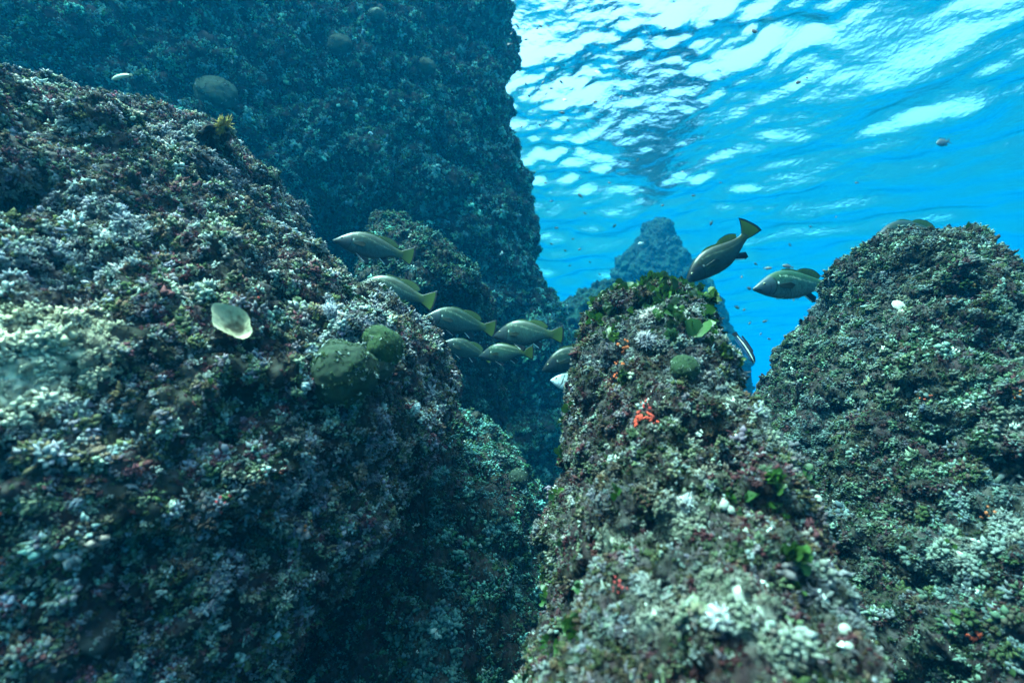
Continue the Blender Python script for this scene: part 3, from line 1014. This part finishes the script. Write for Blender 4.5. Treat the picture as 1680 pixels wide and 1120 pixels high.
def fluff(px, py, rpx, keys, label, seed, col):
    p, nrm, k, q = surf(px, py, keys, 12)
    d = p.dot(Vector((0, CP, SP))); r = rpx / FPX * d
    V, F, T = lobes(150, .055, seed, .0, .75)
    rg = np.random.default_rng(seed)
    V = V * r
    C = np.array(col)[None] * (.8 + .35 * T)[:, None] * (1 + .12 * rg.normal(size=(len(V), 1)))
    o = link('fluffy_tuft', make_mesh('fluffy_tuft', V, F.reshape(-1), 3, np.clip(C, .01, .9)), M_TURF)
    M = frame((nrm + Vector((0, -.6, .2))).normalized()).to_4x4(); M.translation = p
    o.matrix_world = M
    tag(o, label, 'alga', 'fluffy tufts')


fluff(1057, 512, 20, ['pillar'], 'upper fluffy pinkish grey tuft on the pillar near its top', 860, (.32, .27, .25))
fluff(1055, 548, 18, ['pillar'], 'lower fluffy lilac grey tuft on the pillar near its top', 861, (.30, .27, .29))
fluff(536, 505, 16, ['left'], 'fluffy pale lilac tuft on the left boulder above the green balls', 862, (.36, .36, .40))
fluff(376, 202, 18, ['left'], 'fuzzy mustard brown tuft on the upper ridge of the left boulder', 863, (.28, .21, .06))
fluff(1115, 820, 18, ['pillar'], 'fluffy whitish tuft beside the white shells on the pillar', 864, (.42, .42, .42))
fluff(1170, 1010, 22, ['pillar'], 'fluffy grey tuft low in the middle of the pillar', 865, (.36, .36, .38))

# ------------------------------------------------------------------ fish
def prof(table, x):
    t = np.array(table)
    return np.interp(x, t[:, 0], t[:, 1])


def smooth_prof(table, x):
    xs = np.linspace(0, 1, 400)
    y = prof(table, xs)
    k = np.hanning(27); k /= k.sum()
    y = np.convolve(np.pad(y, 13, mode='edge'), k, 'valid')
    y[:4] = prof(table, xs[:4])
    return np.interp(x, xs, y)


MEAGRE = dict(
    back=[(0, .004), (.02, .022), (.06, .058), (.1, .09), (.15, .128), (.2, .16), (.28, .192), (.36, .204), (.45, .197), (.55, .172), (.65, .137), (.73, .104), (.8, .08), (.86, .074), (1, .072)],
    belly=[(0, -.012), (.03, -.032), (.08, -.05), (.15, -.08), (.25, -.106), (.35, -.12), (.45, -.121), (.52, -.112), (.6, -.085), (.68, -.052), (.75, -.028), (.8, -.02), (.86, -.02), (1, -.02)],
    width=[(0, .006), (.04, .024), (.1, .043), (.2, .062), (.3, .069), (.4, .067), (.55, .052), (.7, .03), (.8, .015), (.87, .006), (1, .004)])
BREAM = dict(
    back=[(0, .0), (.04, .045), (.1, .10), (.18, .155), (.28, .195), (.38, .205), (.5, .185), (.62, .135), (.72, .08), (.8, .042), (.86, .036), (1, .036)],
    belly=[(0, -.014), (.05, -.05), (.1, -.085), (.2, -.125), (.32, -.145), (.45, -.14), (.56, -.115), (.66, -.075), (.74, -.042), (.8, -.028), (.86, -.028), (1, -.028)],
    width=[(0, .006), (.05, .026), (.15, .05), (.3, .062), (.45, .056), (.6, .038), (.75, .018), (.85, .006), (1, .004)])


def fin_mesh(base, tip, ns, colf, thick, bendf, scale, ripple=.002):
    """a fin: rays from base points to tip points, a real thin lens of two sheets"""
    base = np.array(base, float); tip = np.array(tip, float)
    nr = 25
    def res(c):
        d = np.concatenate([[0], np.cumsum(np.linalg.norm(np.diff(c, axis=0), axis=1))])
        t = np.linspace(0, d[-1], nr)
        return np.stack([np.interp(t, d, c[:, k]) for k in range(3)], 1)
    b, t = res(base), res(tip)
    s = np.linspace(0, 1, ns)
    P = b[None] * (1 - s[:, None, None]) + t[None] * s[:, None, None]
    i = np.arange(nr)
    P[:, :, 1] += ripple * np.cos(i * math.pi)[None] * (.2 + s[:, None])
    th = thick * (1 - s * .85)[:, None] * np.minimum(1, np.minimum(i, nr - 1 - i) / 2.0 + .25)[None]
    A, B = P.copy(), P.copy()
    A[:, :, 1] += th; B[:, :, 1] -= th
    C = np.array([[colf(si, ii / (nr - 1.0), ii) for ii in range(nr)] for si in s]).reshape(-1, 3)
    F = grid_faces(ns, nr, False)
    V = bendf(np.concatenate([A.reshape(-1, 3), B.reshape(-1, 3)])) * scale
    return V, np.concatenate([F, F[:, ::-1] + ns * nr]), np.concatenate([C, C])


def make_fish(name, cat, snout, tail, Y1, Y2, label, shape=MEAGRE, kind='meagre', bz=0.0, by=0.0, roll=0.0, seed=0, group=None, light_gain=1.0, fold=0.0, slim=1.0):
    a, b = W(*snout, Y1), W(*tail, Y2)
    X = (b - a); TL = X.length; X.normalize()
    up = Vector((0, 0, 1)); up = (up - X * up.dot(X)).normalized()
    up = Matrix.Rotation(roll, 3, X) @ up
    Yv = up.cross(X)
    M = Matrix((X, Yv, up)).transposed().to_4x4()
    M.translation = a + (b - a) * .45
    root = bpy.data.objects.new(name, None); COL.objects.link(root)
    root.empty_display_size = .05
    root.matrix_world = M
    tag(root, label, cat, group)
    rg = np.random.default_rng(900 + seed)

    def bendf(P):
        P = P.copy(); x = np.clip(P[:, 0], 0, 1)
        g = 6.75 * x * x * (1 - x)
        dgdx = 6.75 * (2 * x - 3 * x * x)
        P[:, 0] = P[:, 0] + (-P[:, 2] * bz + P[:, 1] * by) * dgdx * -.8 * -1 * .0 + P[:, 2] * bz * dgdx * .8 - P[:, 1] * by * dgdx
        P[:, 2] -= bz * g
        P[:, 1] += by * g
        P[:, 0] -= .45
        return P
    nx, ntt = 150, 72
    shape = dict(back=[(q, w_ * slim) for q, w_ in shape['back']], belly=[(q, w_ * slim) for q, w_ in shape['belly']], width=shape['width'])
    x = np.linspace(0, 1, nx) ** 1.25 * .86
    zt, zb, w = smooth_prof(shape['back'], x), smooth_prof(shape['belly'], x), smooth_prof(shape['width'], x)
    t = np.linspace(0, 2 * math.pi, ntt, endpoint=False)
    ct, st = np.cos(t), np.sin(t)
    mid, h = (zt + zb) / 2, (zt - zb) / 2
    V = np.zeros((nx, ntt, 3))
    V[:, :, 0] = x[:, None]
    V[:, :, 1] = w[:, None] * np.sign(st) * np.abs(st)[None] ** .9
    V[:, :, 2] = mid[:, None] + h[:, None] * ct[None]
    v = np.broadcast_to(ct[None], (nx, ntt)); xx = np.broadcast_to(x[:, None], (nx, ntt))
    def mix(p, q, f): return p * (1 - f[..., None]) + q * f[..., None]
    if kind == 'meagre':
        back, side, belly, head = np.array((.012, .040, .014)), np.array((.026, .078, .062)), np.array((.055, .105, .100)), np.array((.030, .055, .065))
    elif kind == 'bream':
        back, side, belly, head = np.array((.18, .22, .22)), np.array((.62, .66, .66)), np.array((.72, .74, .74)), np.array((.55, .60, .62))
    c = mix(np.broadcast_to(belly, (nx, ntt, 3)), np.broadcast_to(side, (nx, ntt, 3)), np.clip((v + .75) / .5, 0, 1))
    c = mix(c, np.broadcast_to(back, (nx, ntt, 3)), np.clip((v + .02) / .70, 0, 1))
    c = mix(c, np.broadcast_to(head * (1.1 - .55 * np.clip((v + .2), 0, 1))[..., None], (nx, ntt, 3)), np.clip((.225 - xx - .04 * v * v) / .03, 0, 1))
    # scales: alternating small lozenges, each a little different
    sc = rg.uniform(.45, 1.55, size=(nx, ntt))
    ii, jj = np.meshgrid(np.arange(nx) // 2, (np.arange(ntt)) // 2, indexing='ij')
    c = c * np.where(xx[..., None] > .22, (.55 * sc[ii, (jj + ii % 2) % ntt] + .45 * sc)[..., None], 1)
    op = np.abs(xx - (.225 - .055 * (v + .05) ** 2)) < .0065
    c[op & (v > -.85) & (v < .62)] *= .25
    op2 = np.abs(xx - (.165 - .04 * (v + .2) ** 2)) < .004
    c[op2 & (v > -.8) & (v < .3)] *= .55
    c[(xx < .075) & (np.abs(v + .35 + xx * 2) < .13)] *= .35
    if kind == 'meagre':
        ws = (np.abs(xx - .243) < .008) & (np.abs(v - .16) < .09)
        c[ws] = (.75, .78, .70)
        vl = .60 - .55 * np.clip((xx - .25) / .5, 0, 1) ** 1.3
        dots = (np.abs(v - vl) < .055) & (xx > .26) & (xx < .74) & (np.mod(xx * 52, 1) < .5)
        c[dots] = (.20, .27, .19)
        c = mix(c, np.broadcast_to(np.array((.07, .11, .02)), (nx, ntt, 3)), np.clip((xx - .72) / .12, 0, .7))
    else:
        for q, wd in ((.24, .018), (.36, .016), (.47, .015), (.58, .014)):
            c[(np.abs(xx - q - .02 * v) < wd * .55) & (v > -.5)] *= .16
        c[(np.abs(xx - .77) < .02)] *= .12
        bars = (np.mod(v * 7, 1) < .3) & (xx > .3)
        c[bars] *= .75
    F = grid_faces(nx, ntt)[:, ::-1]
    Vb = bendf(V.reshape(-1, 3)) * TL
    # closed nose and tail end
    link('body', make_mesh('fish_body', Vb, F.reshape(-1), 4, np.clip(c.reshape(-1, 3) * light_gain, .004, .85)), M_FISH, root)  # sheen and dimness of each fish painted by scaling its body colour
    zt_ = lambda q: float(smooth_prof(shape['back'], np.array([q]))[0])
    zb_ = lambda q: float(smooth_prof(shape['belly'], np.array([q]))[0])

    def part(nm, base, tip, colf, th=.006, ns=12, ripple=.0018, mat=None):
        Vf, Ff, Cf = fin_mesh(base, tip, ns, colf, th, bendf, TL, ripple)
        return link(nm, make_mesh(nm, Vf, Ff.reshape(-1), 4, np.clip(Cf, .003, .85)), mat or M_FIN, root)
    YEL, DK, WH = np.array((.085, .15, .008)), np.array((.006, .008, .014)), np.array((.8, .84, .84))
    if kind == 'bream':
        YEL = np.array((.35, .38, .36))

    def tailc(s, u, i):
        cc = YEL * (.40 + .75 * s) * (.72 if i % 2 else 1.08)
        if s > .90 or u < .05 or u > .95: cc = DK * 1.2
        return cc

    def dorc(s, u, i):
        cc = np.array((.045, .085, .014)) * (.7 + .8 * s) * (.8 if i % 3 == 0 else 1.05)
        if s > .86: cc = DK * 1.5
        return cc

    def blackc(s, u, i):
        return WH if u < .13 and s < .85 else DK
    zc = (zt_(.84) + zb_(.84)) / 2
    fork = .0 if kind == 'meagre' else -.05
    part('tail_fin', [(.825, 0, zt_(.83) - .004), (.825, 0, zc), (.825, 0, zb_(.83) + .004)],
         [(.985, 0, zc + .135), (1.0 + fork * .6, 0, zc + .07), (1.0 + fork, 0, zc), (.995 + fork * .6, 0, zc - .07), (.975, 0, zc - .128)], tailc, ns=22, th=.007)
    xs = np.linspace(.30, .50, 9)
    part('dorsal_fin', [(q, 0, zt_(q) - .008) for q in xs],
         [(q + .05, 0, zt_(min(q + .05, .55)) + .020 * math.sin(min(1, .3 + k / 6) * math.pi * .62)) for k, q in enumerate(xs)], dorc, ns=8)
    xs = np.linspace(.495, .755, 11)
    hh = [.022, .038, .05, .06, .067, .072, .076, .076, .07, .058, .034]
    part('rear_dorsal_fin', [(q, 0, zt_(q) - .008) for q in xs], [(q + .035, 0, zt_(q + .02) + hh[k]) for k, q in enumerate(xs)], dorc, ns=14)
    part('anal_fin', [(.575, 0, zb_(.575) + .006), (.62, 0, zb_(.62) + .006), (.66, 0, zb_(.66) + .006)],
         [(.67, 0, zb_(.6) - .075), (.705, 0, zb_(.6) - .075), (.72, 0, zb_(.66) - .04)] if kind == 'meagre' else [(.62, 0, zb_(.6) - .03), (.68, 0, zb_(.64) - .03), (.72, 0, zb_(.7) - .02)], blackc, ns=12)
    for sgn in (1, -1):
        part('pelvic_fin', [(.30, sgn * .024, -.098), (.32, sgn * .022, -.102), (.345, sgn * .018, -.106)],
             [(.435 + .06 * fold, sgn * .050 * (1 - .6 * fold), -.205 + .085 * fold), (.465 + .04 * fold, sgn * .038 * (1 - .5 * fold), -.195 + .075 * fold), (.475, sgn * .026, -.145 + .03 * fold)] if kind == 'meagre' else [(.40, sgn * .04, -.19), (.42, sgn * .03, -.17), (.42, sgn * .02, -.15)], blackc, ns=12)
        wx = float(smooth_prof(shape['width'], np.array([.25]))[0])
        pc = np.array((.035, .05, .03)) if kind == 'meagre' else np.array((.35, .40, .40))
        part('pectoral_fin', [(.252, sgn * (wx - .004), .035), (.254, sgn * (wx - .004), .018), (.252, sgn * (wx - .005), .0)],
             [(.36, sgn * (wx + .028), .045), (.405, sgn * (wx + .034), .018), (.37, sgn * (wx + .026), -.018)],
             lambda s, u, i: pc * (.7 if i % 2 else 1) * (1.2 - .4 * s), th=.004, ns=12)
        xe = .105; ze = zt_(xe) * .50
        we = float(smooth_prof(shape['width'], np.array([xe]))[0])
        re = .0165 if kind == 'meagre' else .024
        D = sphere_grid(20, 14).reshape(-1, 3)
        E = D * re
        ce = np.where((D[:, 1:2] * sgn > .80), np.array([[.004, .004, .006]]), np.where(D[:, 1:2] * sgn > .55, np.array([[.42, .38, .20]]), np.array([[.06, .07, .06]])))
        E = E * np.array([1, .6, 1]) + np.array([xe, sgn * (we * .80), ze])
        link('eye', make_mesh('fish_eye', bendf(E) * TL, grid_faces(14, 20)[:, ::-1].reshape(-1), 4, ce), M_EYE, root)
    return root


GF = 'dark finned yellow tailed fish of the school'
FISH = [
    ((546, 394), (679, 425), 2.22, 2.30, 'uppermost school fish, swimming left in front of the dark cliff recess', .0, .02, 0, 1.0),
    ((583, 468), (713, 499), 2.42, 2.38, 'school fish half hidden behind the left boulder, only back and tail showing', .0, .02, 0, 1.0),
    ((695, 520), (813, 544), 2.32, 2.36, 'school fish with its head hidden by the boulder edge and tail touching the next fish', .0, .02, 0, 1.15),
    ((809, 551), (925, 553), 2.50, 2.42, 'school fish farthest right in the gap, complete, with wide green tail', .0, -.03, 0, 1.0),
    ((786, 584), (876, 581), 2.62, 2.55, 'smallest complete school fish with the dotted white line, lowest in the gap', .0, -.03, 0, 1.3),
    ((722, 563), (808, 590), 2.95, 2.95, 'dim school fish at the boulder edge behind the lowest one', .0, .02, 0, .8),
    ((889, 608), (1000, 572), 2.62, 2.62, 'dark school fish whose front half looks out from behind the pillar', .0, .0, 0, .6),
    ((1125, 465), (1236, 366), 2.02, 2.0, 'diving fish with head down at the top of the pillar and raised tail', .085, .0, .15, .55),
    ((1235, 474), (1380, 470), 2.42, 2.50, 'greenish fish with folded belly fins emerging head first from behind the right boulder', .0, .02, .1, 2.3),
    ((1432, 395), (1566, 391), 2.75, 2.85, 'fish behind the crest of the right boulder, only its back showing', .0, .0, 0, .6),
]
SLIM = [.98, 1.02, 1.08, 1.12, 1.04, 1.0, 1.05, .88, .90, 1.0]
for i, (sn, tl, y1, y2, lab, bz, by, roll, sh) in enumerate(FISH):
    make_fish('fish', 'fish', sn, tl, y1, y2, lab, bz=bz, by=by, roll=roll, seed=i, group=GF, light_gain=sh * .46, fold=1.0 if i in (7, 8, 9) else .15 * (i % 3), slim=SLIM[i])
make_fish('sea_bream', 'fish', (903, 623), (985, 640), 2.42, 2.42, 'silvery fish with dark bars half hidden by the left edge of the pillar', BREAM, 'bream', seed=40)


def wrasse(snout, tail, Y, label, cols, slim=.085, bend=.05):
    a, b = W(*snout, Y), W(*tail, Y + .02)
    X = b - a; TL = X.length; X.normalize()
    up = Vector((0, 0, 1)); up = (up - X * up.dot(X)).normalized(); Yv = up.cross(X)
    M = Matrix((X, Yv, up)).transposed().to_4x4(); M.translation = (a + b) / 2
    root = bpy.data.objects.new('wrasse', None); COL.objects.link(root); root.matrix_world = M
    tag(root, label, 'fish')
    nx, n = 70, 28
    x = np.linspace(0, .88, nx); t = np.linspace(0, 2 * math.pi, n, endpoint=False)
    h = slim * np.interp(x, [0, .05, .15, .35, .6, .8, .88], [.12, .5, .85, 1, .9, .55, .5])
    V = np.zeros((nx, n, 3)); V[:, :, 0] = x[:, None] - .5
    V[:, :, 1] = h[:, None] * .62 * np.sin(t); V[:, :, 2] = h[:, None] * np.cos(t)
    f = lambda P: P + np.stack([np.zeros(len(P)), np.zeros(len(P)), bend * (1 - 4 * P[:, 0] ** 2)], 1)
    v = np.broadcast_to(np.cos(t)[None], (nx, n))
    c = np.where(v[..., None] > .22, np.array(cols[0]), np.where(v[..., None] > -.12, np.array(cols[1]), np.where(v[..., None] > -.6, np.array(cols[2]), np.array(cols[3]))))
    link('body', make_mesh('wrasse_body', f(V.reshape(-1, 3)) * TL, grid_faces(nx, n)[:, ::-1].reshape(-1), 4, c.reshape(-1, 3)), M_FISH, root)
    def part(nm, base, tip, col):
        Vf, Ff, Cf = fin_mesh(base, tip, 8, lambda s, u, i: np.array(col) * (.8 if i % 2 else 1.1), .004, f, TL, .001)
        link(nm, make_mesh(nm, Vf, Ff.reshape(-1), 4, Cf), M_FIN, root)
    part('tail_fin', [(.37, 0, slim * .45), (.37, 0, -slim * .45)], [(.5, 0, slim * .75), (.51, 0, 0), (.5, 0, -slim * .75)], cols[0])
    xs = np.linspace(-.22, .30, 6)
    part('dorsal_fin', [(q, 0, slim * .8) for q in xs], [(q + .03, 0, slim * 1.28) for q in xs], cols[0])
    xs = np.linspace(0, .30, 5)
    part('anal_fin', [(q, 0, -slim * .7) for q in xs], [(q + .03, 0, -slim * 1.1) for q in xs], cols[3])
    for s in (1, -1):
        D = sphere_grid(10, 8).reshape(-1, 3) * .016 + np.array([-.42, s * slim * .36, slim * .15])
        link('eye', make_mesh('fish_eye', f(D) * TL, grid_faces(8, 10)[:, ::-1].reshape(-1), 4, np.tile([.01, .01, .012], (80, 1))), M_EYE, root)
    return root


wrasse((1238, 596), (1204, 546), 1.66, 'slim dark fish with one white stripe hanging beside the right edge of the pillar',
       [(.012, .018, .03), (.75, .85, .70), (.012, .016, .03), (.05, .12, .25)], .10, .04)
wrasse((183, 131), (217, 123), 2.3, 'slim pale yellowish fish hovering before the cliff at the upper left',
       [(.40, .40, .24), (.55, .62, .58), (.50, .50, .30), (.45, .42, .26)], .12, .06)

# small fish up in the open water
def damsel_mesh():
    nx, n = 22, 14
    x = np.linspace(0, .8, nx); t = np.linspace(0, 2 * math.pi, n, endpoint=False)
    h = np.interp(x, [0, .06, .2, .38, .55, .7, .8], [.02, .09, .17, .2, .15, .07, .045])
    V = np.zeros((nx, n, 3)); V[:, :, 0] = x[:, None] - .45; V[:, :, 1] = h[:, None] * .42 * np.sin(t); V[:, :, 2] = h[:, None] * np.cos(t)
    V = V.reshape(-1, 3); F = grid_faces(nx, n)[:, ::-1]
    C = np.tile([.07, .055, .05], (len(V), 1))
    def add(base, tip):
        nonlocal V, F, C
        Vf, Ff, Cf = fin_mesh(base, tip, 5, lambda s, u, i: np.array((.06, .05, .045)), .006, lambda P: P - np.array([.45, 0, 0]), 1.0, .001)
        F = np.concatenate([F, Ff + len(V)]); V = np.concatenate([V, Vf]); C = np.concatenate([C, Cf])
    add([(.78, 0, .045), (.78, 0, -.045)], [(1.02, 0, .16), (.88, 0, 0), (1.02, 0, -.16)])
    add([(.25, 0, .17), (.65, 0, .08)], [(.36, 0, .24), (.74, 0, .16)])
    add([(.45, 0, -.15), (.66, 0, -.08)], [(.55, 0, -.22), (.74, 0, -.14)])
    return V, F, C


dv, df, dc = damsel_mesh()
DM = make_mesh('damselfish', dv, df.reshape(-1), 4, dc)
PALEM = make_mesh('damselfish_pale', dv, df.reshape(-1), 4, dc * 0 + np.array((.5, .55, .55)))
first = [None]


def speck(px, py, lpx, Y, ang, label, group, yaw=.3, me=DM, fat=1.0):
    p = W(px, py, Y)
    L = lpx / FPX * Y
    if first[0] is None:
        o = link('damselfish', me, M_SPECK); first[0] = o
    else:
        o = first[0].copy(); o.data = me; COL.objects.link(o)
        if not me.materials: me.materials.append(M_SPECK)
    o.matrix_world = Matrix.Translation(p) @ Matrix.Rotation(-R(ang), 4, 'Y') @ Matrix.Rotation(yaw, 4, 'Z') @ Matrix.Diagonal((L, L, L * fat, 1))
    tag(o, label, 'fish', group)
    return o


speck(1238, 51, 26, 1.9, 38, 'dark damselfish nearest the viewer, against the white glare at the top', 'damselfish under the surface', .5, fat=1.1)
speck(1310, 135, 17, 2.2, 30, 'left one of two dark damselfish close together, on blue beside the glare', 'damselfish under the surface', .2)
speck(1324, 128, 13, 2.3, 50, 'right one of two dark damselfish close together, on blue beside the glare', 'damselfish under the surface', .9)
speck(1547, 234, 30, 6.5, 14, 'oval fish alone high in the open water at the upper right', 'damselfish under the surface', .1, fat=1.25)
speck(1051, 399, 11, 6.5, 20, 'tiny bright white fish beside the tip of the far pinnacle', None, .2, PALEM)
LT = 'tiny dark damselfish hovering in the open blue water under the surface'
GT = 'tiny damselfish scattered through open water'
rs = random.Random(3)
for px, py, l in [(981, 49, 7), (979, 118, 12), (921, 135, 9), (904, 145, 9), (891, 135, 8), (863, 138, 6), (868, 158, 6), (890, 167, 6), (896, 154, 6), (927, 164, 10), (922, 185, 11), (977, 167, 10),
                  (1019, 159, 9), (874, 182, 5), (896, 198, 6), (932, 198, 6), (886, 206, 6), (856, 208, 6), (881, 47, 9), (849, 43, 8), (860, 47, 6), (887, 43, 8), (899, 43, 7), (839, 56, 6), (863, 65, 8), (836, 73, 9),
                  (1091, 46, 8), (990, 177, 4), (952, 321, 11), (1087, 337, 7), (1138, 321, 8), (1008, 371, 8), (1167, 366, 9), (913, 374, 7), (951, 409, 6), (984, 450, 5), (927, 411, 6), (940, 392, 5), (905, 400, 6),
                  (960, 350, 6), (935, 436, 5), (968, 430, 5), (1240, 433, 8), (1260, 440, 12), (1292, 437, 16), (1229, 473, 12), (1217, 454, 7), (1302, 491, 8), (1311, 486, 10), (1276, 489, 8), (1209, 504, 11), (1221, 508, 8),
                  (1255, 527, 8), (1262, 556, 7), (1248, 548, 5), (1230, 530, 6), (1330, 372, 6), (1372, 356, 6), (1296, 402, 7), (1405, 300, 6), (1182, 300, 6), (1120, 282, 6), (1046, 262, 6), (1000, 300, 6), (968, 282, 5), (905, 330, 6), (895, 300, 6)]:
    speck(px, py, l * 1.15, rs.uniform(4.2, 6.0) if py > 230 else rs.uniform(3.4, 4.4), rs.uniform(-50, 70), LT, GT, rs.uniform(-.6, .6) + (math.pi if rs.random() < .35 else 0))
